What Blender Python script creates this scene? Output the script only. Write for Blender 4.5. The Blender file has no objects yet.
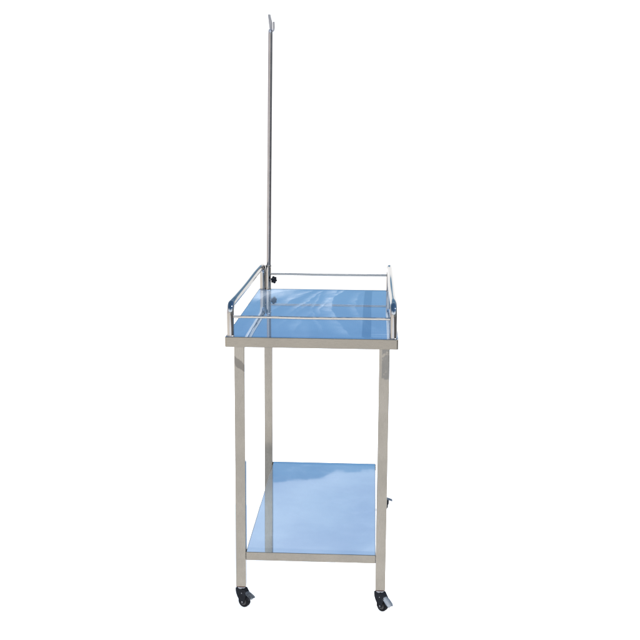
import bpy, bmesh, math
from mathutils import Vector, Matrix
R = math.radians
EXPOSURE = 0.6
K = 2 ** -EXPOSURE
S = bpy.context.scene
COL = S.collection

# ------------------------------------------------------------------ camera
cam_d = bpy.data.cameras.new('camera')
cam = bpy.data.objects.new('camera', cam_d)
COL.objects.link(cam)
S.camera = cam
cam_d.sensor_width = 36.0
cam_d.lens = 1047.84 / 640 * 36.0
cam_d.clip_start = 0.05
cam_d.clip_end = 2000
cr = Vector((0.9986522, 0.0514725, 0.0066675))
cu = Vector((-0.0159106, 0.1813220, 0.9832951))
cf = Vector((-0.0494037, 0.9820758, -0.1818966))
cam.matrix_world = Matrix(((cr.x, cu.x, -cf.x, 0.5077), (cr.y, cu.y, -cf.y, -3.5339),
                           (cr.z, cu.z, -cf.z, 1.7356), (0, 0, 0, 1)))

# ------------------------------------------------------------------ sky
W = bpy.data.worlds.new('World')
S.world = W
W.use_nodes = True
nt = W.node_tree
nt.nodes.clear()
def N(t, typ, **kw):
    n = t.nodes.new(typ)
    for k, v in kw.items():
        if k.startswith('i_'):
            k = k[2:]
            n.inputs[int(k) if k.isdigit() else k].default_value = v
        else:
            setattr(n, k, v)
    return n
def math_n(t, op, a, b=None, c=None, clamp=False):
    n = t.nodes.new('ShaderNodeMath'); n.operation = op; n.use_clamp = clamp
    for i, v in enumerate((a, b, c)):
        if v is None: continue
        if isinstance(v, (int, float)): n.inputs[i].default_value = v
        else: t.links.new(v, n.inputs[i])
    return n.outputs[0]
def mapr(t, v, a, b, c=0.0, d=1.0, smooth=True):
    n = t.nodes.new('ShaderNodeMapRange')
    if smooth: n.interpolation_type = 'SMOOTHSTEP'
    t.links.new(v, n.inputs['Value'])
    n.inputs['From Min'].default_value = a; n.inputs['From Max'].default_value = b
    n.inputs['To Min'].default_value = c; n.inputs['To Max'].default_value = d
    return n.outputs['Result']
def mix(t, f, a, b, blend='MIX'):
    n = t.nodes.new('ShaderNodeMix'); n.data_type = 'RGBA'; n.blend_type = blend
    for i, v in ((0, f), (6, a), (7, b)):
        if isinstance(v, (int, float)): n.inputs[i].default_value = v
        elif isinstance(v, tuple): n.inputs[i].default_value = (*v[:3], 1)
        else: t.links.new(v, n.inputs[i])
    return n.outputs[2]

SUN_EL, SUN_AZ = 49.6, 89      # a high sun to the right of the trolley
tc = N(nt, 'ShaderNodeTexCoord')
sep = N(nt, 'ShaderNodeSeparateXYZ'); nt.links.new(tc.outputs['Generated'], sep.inputs[0])
X, Y, Z = sep.outputs
sky = N(nt, 'ShaderNodeTexSky', sky_type='NISHITA', sun_disc=False)
sky.sun_elevation = R(SUN_EL); sky.sun_rotation = R(180 - SUN_AZ)
sky.air_density = 1.0; sky.dust_density = 0.4; sky.ozone_density = 2.0
skyc = mix(nt, 1.0, sky.outputs['Color'], (0.93, 1.12, 1.20), 'MULTIPLY')
skyc = mix(nt, mapr(nt, Z, 0.30, 0.75), skyc, mix(nt, 1.0, skyc, (0.45, 0.75, 1.35), 'MULTIPLY'))
skyc = mix(nt, 1.0, skyc, (0.095, 0.095, 0.095), 'MULTIPLY')      # the strength of the sky
skyc = mix(nt, mapr(nt, Z, 0.26, 0.30, 0, 0.35), skyc, (0.30, 0.61, 0.92))
# thin cloud sheet higher up
mp = N(nt, 'ShaderNodeMapping'); mp.inputs['Scale'].default_value = (1.0, 1.0, 2.2)
nt.links.new(tc.outputs['Generated'], mp.inputs[0])
n1 = N(nt, 'ShaderNodeTexNoise'); n1.inputs['Scale'].default_value = 26; n1.inputs['Detail'].default_value = 6
nt.links.new(mp.outputs[0], n1.inputs['Vector'])
n2 = N(nt, 'ShaderNodeTexNoise'); n2.inputs['Scale'].default_value = 3.2; n2.inputs['Detail'].default_value = 5
nt.links.new(mp.outputs[0], n2.inputs['Vector'])
w = math_n(nt, 'MULTIPLY_ADD', n1.outputs['Fac'], 0.016, -0.008)
zc = math_n(nt, 'ADD', Z, w)
hump = math_n(nt, 'MULTIPLY', mapr(nt, X, -0.048, -0.030), mapr(nt, X, 0.016, 0.008))
zc = math_n(nt, 'ADD', zc, math_n(nt, 'MULTIPLY', hump, 0.011))
cl = mapr(nt, zc, 0.3282, 0.3296)
cl_top = mapr(nt, Z, 0.55, 0.42)
cl = math_n(nt, 'MULTIPLY', cl, cl_top)
cl = math_n(nt, 'MULTIPLY', cl, mapr(nt, n2.outputs['Fac'], 0.32, 0.60, 0.50, 1.0))
skyc = mix(nt, cl, skyc, (0.50, 0.66, 0.88))
# bright white background low in front of the camera; added reflection bands elsewhere
h = math_n(nt, 'SQRT', math_n(nt, 'ADD', math_n(nt, 'MULTIPLY', X, X), math_n(nt, 'MULTIPLY', Y, Y)))
az = math_n(nt, 'DIVIDE', Y, math_n(nt, 'MAXIMUM', h, 0.001))
front = mapr(nt, az, 0.55, 0.78)
ns = N(nt, 'ShaderNodeTexNoise'); ns.inputs['Scale'].default_value = 14; ns.inputs['Detail'].default_value = 4
nt.links.new(tc.outputs['Generated'], ns.inputs['Vector'])
zt = math_n(nt, 'ADD', Z, math_n(nt, 'MULTIPLY_ADD', ns.outputs['Fac'], 0.14, -0.07))
refl_dark = mix(nt, ns.outputs['Fac'], (0.02, 0.025, 0.03), (0.10, 0.10, 0.10))
# unseen reflection bands added: pale with dark stripe behind, grey right, pale left
refl_pale = mix(nt, ns.outputs['Fac'], (1.75, 1.67, 1.55), (2.0, 1.92, 1.78))
refl_band = math_n(nt, 'MAXIMUM', mapr(nt, Z, 0.288, 0.290), math_n(nt, 'MULTIPLY', mapr(nt, Z, 0.2800, 0.2806), mapr(nt, Z, 0.2844, 0.2838)))
refl_pale = mix(nt, refl_band, refl_pale, refl_dark)
right = mapr(nt, math_n(nt, 'DIVIDE', X, math_n(nt, 'MAXIMUM', h, 0.001)), 0.12, 0.24)
left = mapr(nt, math_n(nt, 'DIVIDE', X, math_n(nt, 'MAXIMUM', h, 0.001)), -0.80, -0.92)
low = mix(nt, right, refl_pale, (0.42, 0.46, 0.50))
low = mix(nt, left, low, (1.45, 1.36, 1.42))
glare = mix(nt, mapr(nt, Z, 0.45, 0.75), (2.1, 2.4, 2.75), skyc)  # rear sky brightened to lift the leg reflections
rear = mapr(nt, az, -0.2, -0.5)
low = mix(nt, mapr(nt, math_n(nt, 'ADD', Z, w), 0.318, 0.324), low, mix(nt, rear, skyc, glare))
side = low
gr = mix(nt, right, (1.9, 1.8, 1.68), (0.30, 0.30, 0.31))
side = mix(nt, mapr(nt, Z, -0.01, 0.0), gr, side)
fr = mix(nt, mapr(nt, Z, 0.132, 0.147), (1.3, 1.3, 1.3), skyc)
allc = mix(nt, front, side, fr)
bg = N(nt, 'ShaderNodeBackground'); nt.links.new(allc, bg.inputs['Color']); bg.inputs['Strength'].default_value = K
wo = N(nt, 'ShaderNodeOutputWorld'); nt.links.new(bg.outputs[0], wo.inputs['Surface'])

# ------------------------------------------------------------------ sun
sd = bpy.data.lights.new('sun', 'SUN'); sd.energy = 3.3; sd.angle = R(0.5); sd.color = (1.0, 0.95, 0.88)
so = bpy.data.objects.new('sun', sd); COL.objects.link(so)
so.rotation_euler = (R(90 - SUN_EL), 0, R(SUN_AZ))

S.view_settings.view_transform = 'Standard'
S.view_settings.look = 'None'
S.view_settings.exposure = EXPOSURE
S.view_settings.gamma = 1.0
S.render.engine = 'CYCLES'
S.cycles.max_bounces = 12
S.cycles.glossy_bounces = 10

# ------------------------------------------------------------------ materials
def new_mat(name):
    m = bpy.data.materials.new(name); m.use_nodes = True
    t = m.node_tree; b = t.nodes['Principled BSDF']
    return m, t, b
def obj_coord(t, scale=(1, 1, 1)):
    c = N(t, 'ShaderNodeTexCoord'); mpn = N(t, 'ShaderNodeMapping'); mpn.inputs['Scale'].default_value = scale
    t.links.new(c.outputs['Object'], mpn.inputs[0]); return mpn.outputs[0]
def noise(t, vec, scale, detail=4, rough=0.55, dist=0.0):
    n = N(t, 'ShaderNodeTexNoise'); n.inputs['Scale'].default_value = scale
    n.inputs['Detail'].default_value = detail; n.inputs['Roughness'].default_value = rough
    n.inputs['Distortion'].default_value = dist
    t.links.new(vec, n.inputs['Vector']); return n.outputs['Fac']
def bump(t, b, hgt, strength, dist=0.001):
    n = N(t, 'ShaderNodeBump'); n.inputs['Strength'].default_value = strength; n.inputs['Distance'].default_value = dist
    t.links.new(hgt, n.inputs['Height']); t.links.new(n.outputs[0], b.inputs['Normal'])

def satin_steel(name, base, brushed=(60, 60, 3), rough=0.34, leg_reflections=False):
    m, t, b = new_mat(name)
    b.inputs['Metallic'].default_value = 1.0
    v = obj_coord(t); vb = obj_coord(t, brushed)
    big = noise(t, v, 9, 4); fine = noise(t, vb, 14, 3, 0.7); speck = noise(t, v, 420, 2, 0.6)
    spots = mapr(t, noise(t, v, 38, 5, 0.6, 0.6), 0.66, 0.76)
    c = mix(t, mapr(t, big, 0.3, 0.7), tuple(x * 0.90 for x in base), tuple(x * 1.10 for x in base))
    c = mix(t, mapr(t, fine, 0.30, 0.70, 0, 0.50), c, tuple(x * 0.66 for x in base))
    c = mix(t, mapr(t, speck, 0.35, 0.75, 0, 0.25), c, tuple(x * 1.3 for x in base))
    c = mix(t, math_n(t, 'MULTIPLY', spots, 0.35), c, tuple(x * 0.45 for x in base))
    if leg_reflections:      # two dull reflections painted into the colour near the front leg tops
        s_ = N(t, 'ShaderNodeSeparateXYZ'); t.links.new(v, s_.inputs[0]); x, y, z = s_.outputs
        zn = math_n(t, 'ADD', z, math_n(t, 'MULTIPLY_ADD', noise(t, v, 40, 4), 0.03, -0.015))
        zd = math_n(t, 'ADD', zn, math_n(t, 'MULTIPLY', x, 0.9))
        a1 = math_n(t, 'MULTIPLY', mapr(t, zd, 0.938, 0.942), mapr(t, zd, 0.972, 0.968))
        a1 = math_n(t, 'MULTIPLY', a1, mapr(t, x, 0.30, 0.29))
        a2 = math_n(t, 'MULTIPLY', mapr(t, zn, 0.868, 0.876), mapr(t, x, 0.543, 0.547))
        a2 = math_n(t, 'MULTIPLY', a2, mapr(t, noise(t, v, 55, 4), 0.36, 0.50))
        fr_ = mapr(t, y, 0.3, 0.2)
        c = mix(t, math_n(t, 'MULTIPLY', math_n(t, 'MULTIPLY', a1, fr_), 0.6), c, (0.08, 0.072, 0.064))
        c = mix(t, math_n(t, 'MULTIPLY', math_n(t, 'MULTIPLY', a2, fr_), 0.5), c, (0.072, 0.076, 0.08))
    t.links.new(c, b.inputs['Base Color'])
    t.links.new(mapr(t, big, 0.3, 0.7, rough * 0.8, rough * 1.2), b.inputs['Roughness'])
    bump(t, b, fine, 0.12, 0.0004)
    return m
BASE = (0.224, 0.201, 0.166)
M_leg = satin_steel('satin_steel_leg', BASE, rough=0.13, leg_reflections=True)
M_bar = satin_steel('satin_steel_edge', BASE, (3, 60, 60))

def polished(name, base, rough, bumpy=0.15, var=0.86):
    m, t, b = new_mat(name)
    b.inputs['Metallic'].default_value = 1.0
    v = obj_coord(t)
    big = noise(t, v, 16, 4)
    c = mix(t, mapr(t, big, 0.3, 0.7), tuple(x * var for x in base), base)
    t.links.new(c, b.inputs['Base Color'])
    t.links.new(mapr(t, noise(t, v, 60, 4), 0.3, 0.7, rough, rough * 1.8), b.inputs['Roughness'])
    if bumpy: bump(t, b, big, bumpy, 0.002)
    return m
M_rod = polished('satin_steel_rod', (0.42, 0.388, 0.343), 0.30, 0, 0.97)
M_rail = polished('polished_steel_rail', (0.325, 0.312, 0.300), 0.03, 0.03)
M_pole = polished('polished_steel_pole', (0.27, 0.262, 0.272), 0.14, 0)

def sheet(name, film):
    """polished sheet under a thin bluish protective film: mirror with pale smears"""
    m, t, b = new_mat(name)
    b.inputs['Metallic'].default_value = 1.0
    c0 = N(t, 'ShaderNodeTexCoord'); v = c0.outputs['Object']
    s = N(t, 'ShaderNodeSeparateXYZ'); t.links.new(v, s.inputs[0]); x, y, z = s.outputs
    big = noise(t, v, 3.0, 4)
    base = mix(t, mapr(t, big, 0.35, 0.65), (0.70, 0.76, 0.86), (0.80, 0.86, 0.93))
    if film:
        # rubbed arcs: bands bent by a slow noise
        wob = noise(t, v, 1.7, 2)
        f1 = N(t, 'ShaderNodeMapping'); f1.inputs['Rotation'].default_value = (0, 0, R(-14)); f1.inputs['Scale'].default_value = (1.0, 0.22, 1.0)
        t.links.new(v, f1.inputs[0])
        arcs = noise(t, f1.outputs[0], 5.5, 8, 0.60, 0.25)
        thin = mapr(t, math_n(t, 'ABSOLUTE', math_n(t, 'SUBTRACT', arcs, 0.5)), 0.0, 0.035, 1.0, 0.0)
        # wiped strokes: each is sharp along one side and fades on the other
        wb = math_n(t, 'MULTIPLY_ADD', noise(t, v, 6, 4, 0.6), 0.05, -0.025)
        grain = mapr(t, noise(t, v, 16, 6, 0.7), 0.30, 0.66, 0.35, 1.0)
        ys = math_n(t, 'MULTIPLY', y, 0.45)
        thin = None
        for cx_, cy_, rr_, ya, yb, soft, amp in (
                (0.192, 0.319, 0.165, 0.72, 1.08, 0.035, 0.95), (0.640, 0.118, 0.533, 0.48, 1.09, 0.030, 0.70),
                (2.494, -0.608, 2.452, 0.42, 1.07, 0.022, 0.75), (0.961, 0.357, 0.620, 0.05, 1.10, 0.040, 0.80),
                (0.709, 0.239, 0.404, 0.46, 1.10, 0.018, 0.90), (1.378, -0.256, 1.261, 0.20, 0.74, 0.020, 0.45),
                (0.542, 0.077, 0.311, 0.08, 0.59, 0.030, 0.45), (0.742, 0.300, 0.470, 0.10, 1.00, 0.012, 0.50),
                (0.420, 0.130, 0.345, 0.05, 0.95, 0.025, 0.55), (0.860, 0.330, 0.420, 0.10, 1.05, 0.030, 0.40)):
            dx = math_n(t, 'SUBTRACT', x, cx_); dy = math_n(t, 'SUBTRACT', ys, cy_)
            d = math_n(t, 'SQRT', math_n(t, 'ADD', math_n(t, 'MULTIPLY', dx, dx), math_n(t, 'MULTIPLY', dy, dy)))
            d = math_n(t, 'ADD', math_n(t, 'SUBTRACT', d, rr_), wb)
            k_ = math_n(t, 'MULTIPLY', mapr(t, d, -0.004, 0.002), mapr(t, d, soft * 1.5, 0.0))
            k_ = math_n(t, 'MULTIPLY', k_, mapr(t, dx, 0.06, -0.04))
            k_ = math_n(t, 'MULTIPLY', k_, math_n(t, 'MULTIPLY', mapr(t, y, ya - 0.04, ya + 0.12), mapr(t, y, yb + 0.04, yb - 0.06)))
            k_ = math_n(t, 'MULTIPLY', k_, amp)
            thin = k_ if thin is None else math_n(t, 'MAXIMUM', thin, k_)
        thin = math_n(t, 'MULTIPLY', thin, grain)
        area = mapr(t, wob, 0.38, 0.6)
        smear = math_n(t, 'ADD', math_n(t, 'MULTIPLY', mapr(t, arcs, 0.46, 0.74), 0.35), thin)
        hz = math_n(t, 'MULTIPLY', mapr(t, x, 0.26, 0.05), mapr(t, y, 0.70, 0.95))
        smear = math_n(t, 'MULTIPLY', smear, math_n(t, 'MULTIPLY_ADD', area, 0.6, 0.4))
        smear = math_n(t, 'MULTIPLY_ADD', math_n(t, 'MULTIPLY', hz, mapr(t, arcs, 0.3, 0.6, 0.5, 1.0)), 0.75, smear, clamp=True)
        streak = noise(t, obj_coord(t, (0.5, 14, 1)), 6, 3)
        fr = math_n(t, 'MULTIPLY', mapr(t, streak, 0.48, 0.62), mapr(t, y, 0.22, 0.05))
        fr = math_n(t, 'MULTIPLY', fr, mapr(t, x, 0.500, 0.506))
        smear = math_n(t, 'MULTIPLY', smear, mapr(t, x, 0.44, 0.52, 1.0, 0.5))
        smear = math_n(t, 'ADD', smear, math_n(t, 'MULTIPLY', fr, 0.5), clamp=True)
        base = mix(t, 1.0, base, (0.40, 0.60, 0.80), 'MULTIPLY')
        dif = (0.62, 0.74, 0.88)
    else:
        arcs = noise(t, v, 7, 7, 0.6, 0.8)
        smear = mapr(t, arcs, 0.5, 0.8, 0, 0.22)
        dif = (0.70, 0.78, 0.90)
    # fine weave of the film
    wv = N(t, 'ShaderNodeTexWave', bands_direction='X'); wv.inputs['Scale'].default_value = 40
    wv.inputs['Distortion'].default_value = 2; t.links.new(v, wv.inputs['Vector'])
    base = mix(t, math_n(t, 'MULTIPLY', wv.outputs['Fac'], 0.06), base, (0.60, 0.68, 0.80))
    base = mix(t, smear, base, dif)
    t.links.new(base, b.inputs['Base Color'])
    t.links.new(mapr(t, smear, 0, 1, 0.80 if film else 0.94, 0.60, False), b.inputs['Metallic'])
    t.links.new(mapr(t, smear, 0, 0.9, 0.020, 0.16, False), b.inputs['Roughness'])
    bump(t, b, noise(t, v, 4, 2), 0.05, 0.003)
    return m
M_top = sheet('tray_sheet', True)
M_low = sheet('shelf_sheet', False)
M_tip = polished('dull_steel_tip', (0.20, 0.21, 0.24), 0.2, 0.2)

def plain(name, col, metallic=0.0, rough=0.5, var=0.25, bumpy=0.1):
    m, t, b = new_mat(name)
    if metallic == 0: b.inputs['Specular IOR Level'].default_value = 0.06
    b.inputs['Metallic'].default_value = metallic
    v = obj_coord(t); n = noise(t, v, 60, 5)
    c = mix(t, mapr(t, n, 0.3, 0.7), tuple(x * (1 - var) for x in col), tuple(min(1, x * (1 + var)) for x in col))
    t.links.new(c, b.inputs['Base Color'])
    t.links.new(mapr(t, n, 0.3, 0.7, rough - 0.07, rough + 0.07), b.inputs['Roughness'])
    bump(t, b, n, bumpy, 0.0006)
    return m
M_black = plain('black_plastic', (0.007, 0.008, 0.0105), 0, 0.32)
M_tyre = plain('black_rubber', (0.007, 0.007, 0.008), 0, 0.6)
M_hub = plain('grey_hub', (0.055, 0.052, 0.05), 0.0, 0.45)
M_pedal_dark = plain('dark_steel_pedal', (0.055, 0.06, 0.066), 0.9, 0.28)
M_pedal = plain('pale_steel_pedal', (0.055, 0.07, 0.09), 0.3, 0.5)
M_zinc = plain('zinc_swivel', (0.2, 0.2, 0.21), 1.0, 0.28)
M_rust = plain('rusty_weld', (0.09, 0.035, 0.018), 0.4, 0.6)
M_weld = plain('bright_weld', (0.32, 0.30, 0.29), 1.0, 0.25, 0.4, 0.6)

m, t, b = new_mat('white_glow_floor')
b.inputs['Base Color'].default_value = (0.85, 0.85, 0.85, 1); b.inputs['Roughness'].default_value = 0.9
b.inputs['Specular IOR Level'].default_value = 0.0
b.inputs['Emission Color'].default_value = (1, 1, 1, 1); b.inputs['Emission Strength'].default_value = 0.66 * K  # glow added to keep the floor and its shadows white
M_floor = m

# ------------------------------------------------------------------ mesh helpers
def link(name, bm, mat, parent=None, smooth=40, label=None):
    bmesh.ops.recalc_face_normals(bm, faces=bm.faces)
    me = bpy.data.meshes.new(name); bm.to_mesh(me); bm.free()
    o = bpy.data.objects.new(name, me); COL.objects.link(o)
    for mm in (mat if isinstance(mat, (list, tuple)) else [mat]): me.materials.append(mm)
    if smooth:
        me.shade_smooth()
        me.set_sharp_from_angle(angle=R(smooth))
    if smooth == 40:
        wn = o.modifiers.new('weighted_normal', 'WEIGHTED_NORMAL'); wn.keep_sharp = True; wn.weight = 100
    if parent is not None: o.parent = parent
    if label: o['label'] = label
    return o
def box(bm, x0, x1, y0, y1, z0, z1, bev=0.0, seg=2, edges='all', mtx=None):
    g = bmesh.ops.create_cube(bm, size=1.0)
    vs = g['verts']
    for v in vs:
        v.co = Vector(((x0 + x1) / 2 + v.co.x * (x1 - x0), (y0 + y1) / 2 + v.co.y * (y1 - y0), (z0 + z1) / 2 + v.co.z * (z1 - z0)))
    if bev:
        es = set(e for v in vs for e in v.link_edges)
        if edges == 'vertical':
            es = [e for e in es if abs(e.verts[0].co.z - e.verts[1].co.z) > 1e-6]
        elif edges == 'novert':
            es = [e for e in es if abs(e.verts[0].co.z - e.verts[1].co.z) < 1e-6]
        r = bmesh.ops.bevel(bm, geom=list(es), offset=bev, segments=seg, affect='EDGES', profile=0.5)
        vs = list(set(v for f in r['faces'] for v in f.verts) | set(v for v in vs if v.is_valid))
    if mtx is not None: bmesh.ops.transform(bm, matrix=mtx, verts=vs)
    return vs
def tube(bm, pts, r, seg=20, cap=True):
    pts = [Vector(p) for p in pts]
    n = len(pts); rs = r if isinstance(r, (list, tuple)) else [r] * n
    tg = []
    for i in range(n):
        a = pts[max(i - 1, 0)]; c = pts[min(i + 1, n - 1)]
        tg.append((c - a).normalized())
    u = tg[0].orthogonal().normalized(); rings = []
    for i in range(n):
        u = (u - tg[i] * u.dot(tg[i])).normalized(); w_ = tg[i].cross(u)
        rings.append([bm.verts.new(pts[i] + (u * math.cos(2 * math.pi * k / seg) + w_ * math.sin(2 * math.pi * k / seg)) * rs[i]) for k in range(seg)])
    for i in range(n - 1):
        for k in range(seg):
            bm.faces.new((rings[i][k], rings[i][(k + 1) % seg], rings[i + 1][(k + 1) % seg], rings[i + 1][k]))
    if cap:
        bm.faces.new(rings[0][::-1]); bm.faces.new(rings[-1])
def lathe(bm, prof, org, axis, seg=28):
    """prof: (distance along axis, radius)"""
    ax = Vector(axis).normalized(); u = ax.orthogonal().normalized(); w_ = ax.cross(u); org = Vector(org)
    rings = []
    for d, r in prof:
        rings.append([bm.verts.new(org + ax * d + (u * math.cos(2 * math.pi * k / seg) + w_ * math.sin(2 * math.pi * k / seg)) * max(r, 1e-5)) for k in range(seg)])
    for i in range(len(rings) - 1):
        for k in range(seg):
            bm.faces.new((rings[i][k], rings[i][(k + 1) % seg], rings[i + 1][(k + 1) % seg], rings[i + 1][k]))
    bm.faces.new(rings[0][::-1]); bm.faces.new(rings[-1])
def plate(bm, outline, y0, y1, mtx=None, bev=0.0006):
    """polygon in x,z given a thickness in y"""
    a = [bm.verts.new((x, y0, z)) for x, z in outline]; c = [bm.verts.new((x, y1, z)) for x, z in outline]
    n = len(a); fs = [bm.faces.new(a), bm.faces.new(c[::-1])]
    for i in range(n): fs.append(bm.faces.new((a[i], c[i], c[(i + 1) % n], a[(i + 1) % n])))
    vs = a + c
    if bev:
        es = set(e for f in fs[:2] for e in f.edges)
        r = bmesh.ops.bevel(bm, geom=list(es), offset=bev, segments=2, affect='EDGES', profile=0.5)
        vs = list(set([v for v in vs if v.is_valid]) | set(v for f in r['faces'] for v in f.verts))
    if mtx is not None: bmesh.ops.transform(bm, matrix=mtx, verts=vs)
def rounded_rect(x0, x1, y0, y1, r, n=6):
    out = []
    for cx, cy, a0 in ((x1 - r, y1 - r, 0), (x0 + r, y1 - r, 90), (x0 + r, y0 + r, 180), (x1 - r, y0 + r, 270)):
        for k in range(n + 1):
            a = R(a0 + 90 * k / n); out.append((cx + r * math.cos(a), cy + r * math.sin(a)))
    return out
def apron(bm, x0, x1, y0, y1, ztop, zbot, rc, fold, thick):
    """folded-down edge of a sheet: outer skin, soft fold on top, inner skin"""
    prof = []
    for k in range(6):
        a = R(90 * k / 5)
        prof.append((fold - fold * math.sin(R(90) - a) if False else fold * (1 - math.sin(a)), ztop - fold * (1 - math.cos(a))))
    # prof runs from the top inner end (inset = fold, z = ztop) to the outer skin (inset = 0)
    prof = [(i, z) for i, z in prof]
    prof += [(0, zbot + 0.001), (0.001, zbot), (thick, zbot), (thick, ztop - 0.004)]
    rings = []
    for ins, z in prof:
        rr = rounded_rect(x0 + ins, x1 - ins, y0 + ins, y1 - ins, max(rc - ins, 0.0008))
        rings.append([bm.verts.new((px, py, z)) for px, py in rr])
    n = len(rings[0])
    for i in range(len(rings) - 1):
        for k in range(n):
            bm.faces.new((rings[i][k], rings[i][(k + 1) % n], rings[i + 1][(k + 1) % n], rings[i + 1][k]))
def slab(bm, x0, x1, y0, y1, z0, z1, rc):
    rr = rounded_rect(x0, x1, y0, y1, rc)
    a = [bm.verts.new((x, y, z1)) for x, y in rr]; c = [bm.verts.new((x, y, z0)) for x, y in rr]
    bm.faces.new(a); bm.faces.new(c[::-1]); n = len(a)
    for i in range(n): bm.faces.new((a[i], c[i], c[(i + 1) % n], a[(i + 1) % n]))

# ------------------------------------------------------------------ setting
bm = bmesh.new()
vs = [bm.verts.new((x, y, 0)) for x, y in rounded_rect(-2.2, 3.0, -14.0, 6.6, 0.4)]
bm.faces.new(vs)
fl = link('floor', bm, M_floor, smooth=0); fl['kind'] = 'structure'

# ------------------------------------------------------------------ the trolley
TW, TD, TH = 0.600, 1.1047, 1.0166       # tray width, depth, height
RIM = 0.036; INS = 0.0285; LW = 0.0362; LZ = 0.0834
SH, SB = 0.2165, 0.0315                  # shelf height, shelf apron
PIN = 0.0181; RH = 0.108; RODH = 0.0675; TR = 0.0125

root = bpy.data.objects.new('trolley', None); COL.objects.link(root)
root.empty_display_size = 0.2
root['label'] = 'stainless steel two-shelf trolley with side rails, castors and tall infusion pole at its back corner'
root['category'] = 'trolley'

# tray: folded edge, mirror sheet set a hair lower inside it
bm = bmesh.new()
apron(bm, 0, TW, 0, TD, TH, TH - RIM, 0.007, 0.0028, 0.005)
tray = link('tray', bm, M_bar, root)
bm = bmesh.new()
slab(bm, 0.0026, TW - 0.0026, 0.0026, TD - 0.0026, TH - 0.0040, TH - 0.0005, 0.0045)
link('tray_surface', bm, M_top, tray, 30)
# stiffening channels and weld seams below the tray
bm = bmesh.new()
for yy in (0.30, 0.55, 0.80): box(bm, 0.0055, TW - 0.0055, yy - 0.02, yy + 0.02, TH - 0.026, TH - 0.0045, 0.002)
link('underside_channel', bm, M_bar, tray)

# legs
legs = []
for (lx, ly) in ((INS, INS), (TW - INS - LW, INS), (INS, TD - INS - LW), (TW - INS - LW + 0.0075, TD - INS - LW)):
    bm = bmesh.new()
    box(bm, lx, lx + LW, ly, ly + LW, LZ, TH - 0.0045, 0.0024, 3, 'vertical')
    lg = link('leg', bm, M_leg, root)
    legs.append((lg, lx + LW / 2, ly + LW / 2))
    bm = bmesh.new()     # weld fillets where the shelf meets the leg
    sx = lx + LW if lx < 0.3 else TW - INS - LW
    front = ly < 0.3
    yy = ly + 0.004 if front else ly + LW - 0.004
    for k in range(7):
        zz = SH - SB + 0.003 + k * (SB - 0.006) / 6
        bmesh.ops.create_uvsphere(bm, u_segments=8, v_segments=6, radius=0.0016 + 0.0003 * (k % 2),
                                  matrix=Matrix.Translation((sx, yy + 0.0005 * (k % 3), zz)))
    link('weld_seam', bm, M_weld, lg)

# lower shelf
sx0, sx1, sy0, sy1 = INS + LW + 0.0006, TW - INS - LW - 0.0006, INS + 0.0012, TD - INS - 0.001
bm = bmesh.new()
apron(bm, sx0, sx1, sy0, sy1, SH, SH - SB, 0.0025, 0.0022, 0.0045)
shelf = link('shelf', bm, M_bar, root)
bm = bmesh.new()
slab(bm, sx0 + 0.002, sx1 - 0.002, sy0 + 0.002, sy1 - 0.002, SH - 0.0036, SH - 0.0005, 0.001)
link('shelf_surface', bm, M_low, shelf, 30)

# side rails: bent tubes on two posts each
def rail_path(x, seed):
    y0, y1, zt, z0, br = PIN, TD - PIN, TH + RH, TH + 0.0005, 0.034
    p = [(x, y0, z0), (x, y0, TH + 0.03), (x, y0, zt - br)]
    for k in range(1, 10):
        a = R(90 * k / 10); p.append((x, y0 + br - br * math.cos(a), zt - br + br * math.sin(a)))
    for k in range(0, 13):
        f = k / 12; p.append((x + 0.0009 * math.sin(f * 6 + seed), y0 + br + (y1 - y0 - 2 * br) * f, zt + 0.0008 * math.sin(f * 9 + seed)))
    for k in range(1, 10):
        a = R(90 * k / 10); p.append((x, y1 - br + br * math.sin(a), zt - br + br * math.cos(a)))
    p += [(x, y1, zt - br), (x, y1, TH + 0.03), (x, y1, z0)]
    return p
rails = []
for x, sd_ in ((PIN, 0.3), (TW - PIN, 2.0)):
    bm = bmesh.new(); tube(bm, rail_path(x, sd_), TR, 28)
    rl = link('side_rail', bm, M_rail, root, 60)
    for yy in (PIN, TD - PIN):
        bm = bmesh.new()
        lathe(bm, [(-0.0008, 0.0138), (0.0006, 0.0142), (0.0020, 0.0134), (0.0034, 0.0120)], (x, yy, TH), (0, 0, 1))
        link('post_foot', bm, M_weld, rl, 60)
# cross rods
for yy, hh in ((PIN, RODH), (TD - PIN, RODH + 0.001)):
    bm = bmesh.new()
    x0, x1 = PIN + TR - 0.002, TW - PIN - TR + 0.002
    tube(bm, [(x0 + (x1 - x0) * k / 8, yy, TH + hh + 0.0006 * math.sin(k * 1.1)) for k in range(9)], 0.0048, 16)
    link('cross_rod', bm, M_rod, root, 60)

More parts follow.
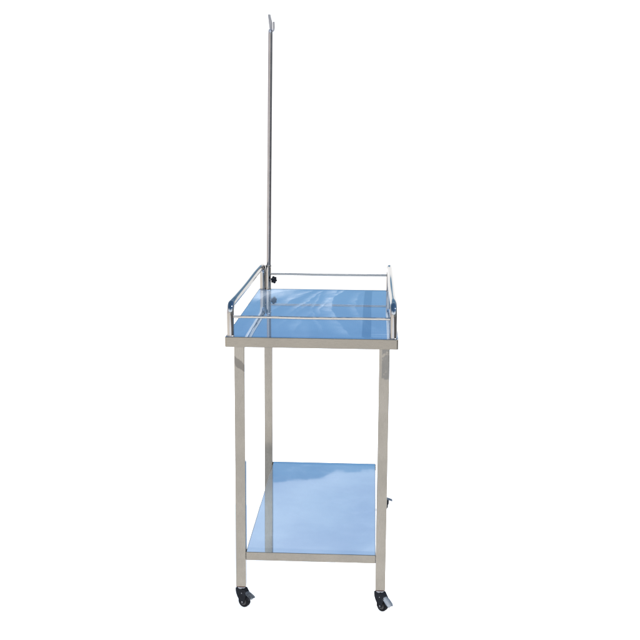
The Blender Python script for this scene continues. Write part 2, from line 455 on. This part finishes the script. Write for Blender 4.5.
# socket, clamp knob, pole
SX, SY = 0.0430, TD - PIN
bm = bmesh.new()
lathe(bm, [(0.0, 0.0135), (0.004, 0.0126), (0.006, 0.0120), (0.100, 0.0120), (0.101, 0.0130), (0.1085, 0.0130), (0.110, 0.0118)], (SX, SY, TH), (0, 0, 1), 32)
sock = link('pole_socket', bm, M_rail, root)
ka = Vector((0.76, -0.62, 0.08)).normalized()
kc = Vector((SX, SY, TH + 0.043)) + ka * 0.034
bm = bmesh.new()
tube(bm, [Vector((SX, SY, TH + 0.043)) + ka * 0.010, kc - ka * 0.003], 0.0035, 12)
link('clamp_bolt', bm, M_zinc, sock, 60)
bm = bmesh.new()
u = ka.orthogonal().normalized(); w_ = ka.cross(u)
seg = 60; rings = []
for d, s in ((-0.007, 0.45), (-0.0045, 0.62), (-0.004, 0.90), (-0.002, 1.0), (0.003, 1.0), (0.0055, 0.93), (0.0068, 0.78), (0.007, 0.3)):
    ring = []
    for k in range(seg):
        a = 2 * math.pi * k / seg
        rr = (0.0148 + 0.0022 * math.cos(6 * a)) * s if s > 0.7 else 0.0148 * s
        ring.append(bm.verts.new(kc + ka * d + (u * math.cos(a) + w_ * math.sin(a)) * rr))
    rings.append(ring)
for i in range(len(rings) - 1):
    for k in range(seg): bm.faces.new((rings[i][k], rings[i][(k + 1) % seg], rings[i + 1][(k + 1) % seg], rings[i + 1][k]))
bm.faces.new(rings[0][::-1]); bm.faces.new(rings[-1])
link('clamp_knob', bm, M_black, sock, 45)

def pole_x(z):                       # the pole leans a little in its socket
    return SX + 0.0005 + (z - TH) * 0.0098
bm = bmesh.new()
zs = [TH + 0.004, TH + 0.35, TH + 0.7, TH + 1.0, 2.120, 2.134, 2.142]
tube(bm, [(pole_x(z), SY, z) for z in zs], [0.0096] * 5 + [0.0088, 0.006], 28)
pole = link('infusion_pole', bm, M_pole, root, 50)
px = pole_x(2.13)
# flattened tip bracket and two hooks, seen nearly edge-on
bm = bmesh.new()
plate(bm, [(px - 0.0105, 2.203), (px - 0.0005, 2.203), (px + 0.0035, 2.185), (px + 0.0088, 2.168), (px + 0.0085, 2.125), (px - 0.0010, 2.125), (px - 0.0060, 2.165)], SY - 0.004, SY + 0.004, bev=0.0012)
link('hook_bracket', bm, M_tip, pole, 40)
for pts, r in (
    ([(px + 0.003, SY - 0.004, 2.136), (px + 0.009, SY - 0.010, 2.133), (px + 0.0140, SY - 0.016, 2.135), (px + 0.0163, SY - 0.020, 2.142), (px + 0.0165, SY - 0.021, 2.158), (px + 0.0160, SY - 0.021, 2.171)], 0.0032),
    ([(px + 0.001, SY + 0.004, 2.160), (px - 0.001, SY + 0.025, 2.156), (px - 0.002, SY + 0.045, 2.158), (px - 0.003, SY + 0.058, 2.168), (px - 0.0035, SY + 0.062, 2.190)], 0.0022)):
    P = [Vector(p) for p in pts]; sm = []
    for i in range(len(P) - 1):
        p0 = P[max(i - 1, 0)]; p1 = P[i]; p2 = P[i + 1]; p3 = P[min(i + 2, len(P) - 1)]
        for k in range(5):
            f = k / 5
            sm.append(0.5 * ((2 * p1) + (p2 - p0) * f + (2 * p0 - 5 * p1 + 4 * p2 - p3) * f * f + (3 * p1 - p0 - 3 * p2 + p3) * f ** 3))
    sm.append(P[-1])
    bm = bmesh.new(); tube(bm, sm, r, 12); link('hook', bm, M_tip, pole, 60)

# castors
def castor(x, y, yaw, ped_mat, ped_down, ped_wide):
    c = bpy.data.objects.new('castor', None); COL.objects.link(c); c.parent = root
    c.location = (x, y, 0); c.empty_display_size = 0.03
    T = Matrix.Rotation(yaw, 4, 'Z')
    def mk(name, bm, mat, par, sm=40):
        bmesh.ops.transform(bm, matrix=T, verts=bm.verts)
        return link(name, bm, mat, par, sm)
    # plug in the leg (square to the leg, so not turned)
    bm = bmesh.new()
    box(bm, -LW / 2 + 0.0008, LW / 2 - 0.0008, -LW / 2 + 0.0008, LW / 2 - 0.0008, 0.0800, LZ - 0.0002, 0.0014)
    link('leg_plug', bm, M_rust, c)
    bm = bmesh.new()
    lathe(bm, [(0.0, 0.0125), (0.0008, 0.0145), (0.004, 0.0152), (0.0065, 0.0148), (0.0085, 0.0125)], (0, 0, 0.0708), (0, 0, 1))
    mk('swivel_race', bm, M_zinc, c)
    # fork: hood plus two cheeks; travels toward +x
    r = 0.0225; wx = 0.0125; wz = r
    bm = bmesh.new()
    prof = [(-0.0175, 0.0712), (-0.0178, 0.062), (-0.0155, 0.050), (-0.010, 0.038), (wx - 0.012, wz + 0.001), (wx - 0.006, wz - 0.0065),
            (wx + 0.006, wz - 0.0065), (wx + 0.0085, wz + 0.001), (wx + 0.012, 0.036), (0.0290, 0.050), (0.0275, 0.0545), (0.0205, 0.063), (0.0155, 0.0712)]
    for s in (-1, 1):
        plate(bm, prof, s * 0.0125 - 0.0011, s * 0.0125 + 0.0011)
    box(bm, -0.0172, 0.0155, -0.0113, 0.0113, 0.0672, 0.0706, 0.0010)
    plate(bm, [(0.0150, 0.0705), (0.0204, 0.0625), (0.0250, 0.0575), (0.0240, 0.0560), (0.0190, 0.0605), (0.0135, 0.0690)], -0.0112, 0.0112)
    plate(bm, [(-0.0176, 0.0705), (-0.0178, 0.062), (-0.0155, 0.0505), (-0.0130, 0.0455), (-0.0112, 0.0463), (-0.0134, 0.0513), (-0.0156, 0.062), (-0.0154, 0.0705)], -0.0112, 0.0112)
    plate(bm, [(x_, 0.062 - ped_down * (max(0, (x_ - 0.006) / 0.046) ** 1.25) - 0.0028) for x_ in (0.006, 0.016, 0.027, 0.038)] + [(0.0375, 0.032), (0.032, 0.026), (0.0265, 0.034), (0.018, 0.044), (0.006, 0.052)], -0.008, 0.008)
    fork = mk('fork', bm, M_black, c)
    bm = bmesh.new()
    lathe(bm, [(-0.0155, 0.0016), (-0.0152, 0.0028), (-0.0138, 0.0031), (0.0138, 0.0031), (0.0152, 0.0028), (0.0155, 0.0016)], (wx, 0, wz), (0, 1, 0), 16)
    mk('axle', bm, M_zinc, fork)
    # wheel
    bm = bmesh.new()
    lathe(bm, [(-0.0088, r * 0.66), (-0.0094, r * 0.72), (-0.0094, r * 0.86), (-0.0080, r * 0.955), (-0.0045, r * 0.995), (0, r), (0.0045, r * 0.995),
               (0.0080, r * 0.955), (0.0094, r * 0.86), (0.0094, r * 0.72), (0.0088, r * 0.66)], (wx, 0, wz), (0, 1, 0), 40)
    whl = mk('wheel', bm, M_tyre, c)
    bm = bmesh.new()
    lathe(bm, [(-0.0112, 0.0050), (-0.0108, 0.0062), (-0.0098, 0.0070), (-0.0094, 0.0138), (0.0094, 0.0138), (0.0098, 0.0070), (0.0108, 0.0062), (0.0112, 0.0050)], (wx, 0, wz), (0, 1, 0), 28)
    mk('hub', bm, M_hub, whl)
    # brake pedal: dished plate reaching over the wheel
    bm = bmesh.new()
    L = 0.046; nseg = 10; rows = []
    for k in range(nseg + 1):
        f = k / nseg
        xx = 0.008 + L * f
        zz = 0.0635 - ped_down * (f ** 1.25) + (0.0025 * f * f if ped_down < 0.03 else 0)
        wd = ped_wide * (0.62 + 0.38 * math.sin(min(1, f * 1.5) * math.pi / 2)) * (1 if f < 0.85 else 1 - 0.25 * ((f - 0.85) / 0.15) ** 2)
        rows.append([(xx, wd * (j / 4 - 1), zz + 0.0022 * (1 - (j / 4 - 1) ** 2)) for j in range(9)])
    tv = [[bm.verts.new(p) for p in row] for row in rows]
    bv = [[bm.verts.new((p[0] - 0.0003, p[1], p[2] - 0.0020)) for p in row] for row in rows]
    for a in range(nseg):
        for j in range(8):
            bm.faces.new((tv[a][j], tv[a + 1][j], tv[a + 1][j + 1], tv[a][j + 1]))
            bm.faces.new((bv[a][j], bv[a][j + 1], bv[a + 1][j + 1], bv[a + 1][j]))
        for j in (0, 8): bm.faces.new((tv[a][j], bv[a][j], bv[a + 1][j], tv[a + 1][j]))
    for a in (0, nseg):
        for j in range(8): bm.faces.new((tv[a][j], tv[a][j + 1], bv[a][j + 1], bv[a][j]))
    mk('brake_pedal', bm, ped_mat, c, 50)
    bm = bmesh.new()
    lathe(bm, [(-0.0148, 0.0008), (-0.0145, 0.0018), (0.0145, 0.0018), (0.0148, 0.0008)], (0.010, 0, 0.0560), (0, 1, 0), 14)
    mk('pedal_pin', bm, M_zinc, fork)
    return c
spec = [(-30, M_pedal_dark, 0.024, 0.0135), (-42, M_pedal, 0.034, 0.0150), (40, M_pedal_dark, 0.022, 0.0120), (2, M_pedal, 0.017, 0.0150)]
for (lg, lx, ly), (yaw, pm, pdn, pw) in zip(legs, spec):
    castor(lx, ly, R(yaw), pm, pdn, pw)
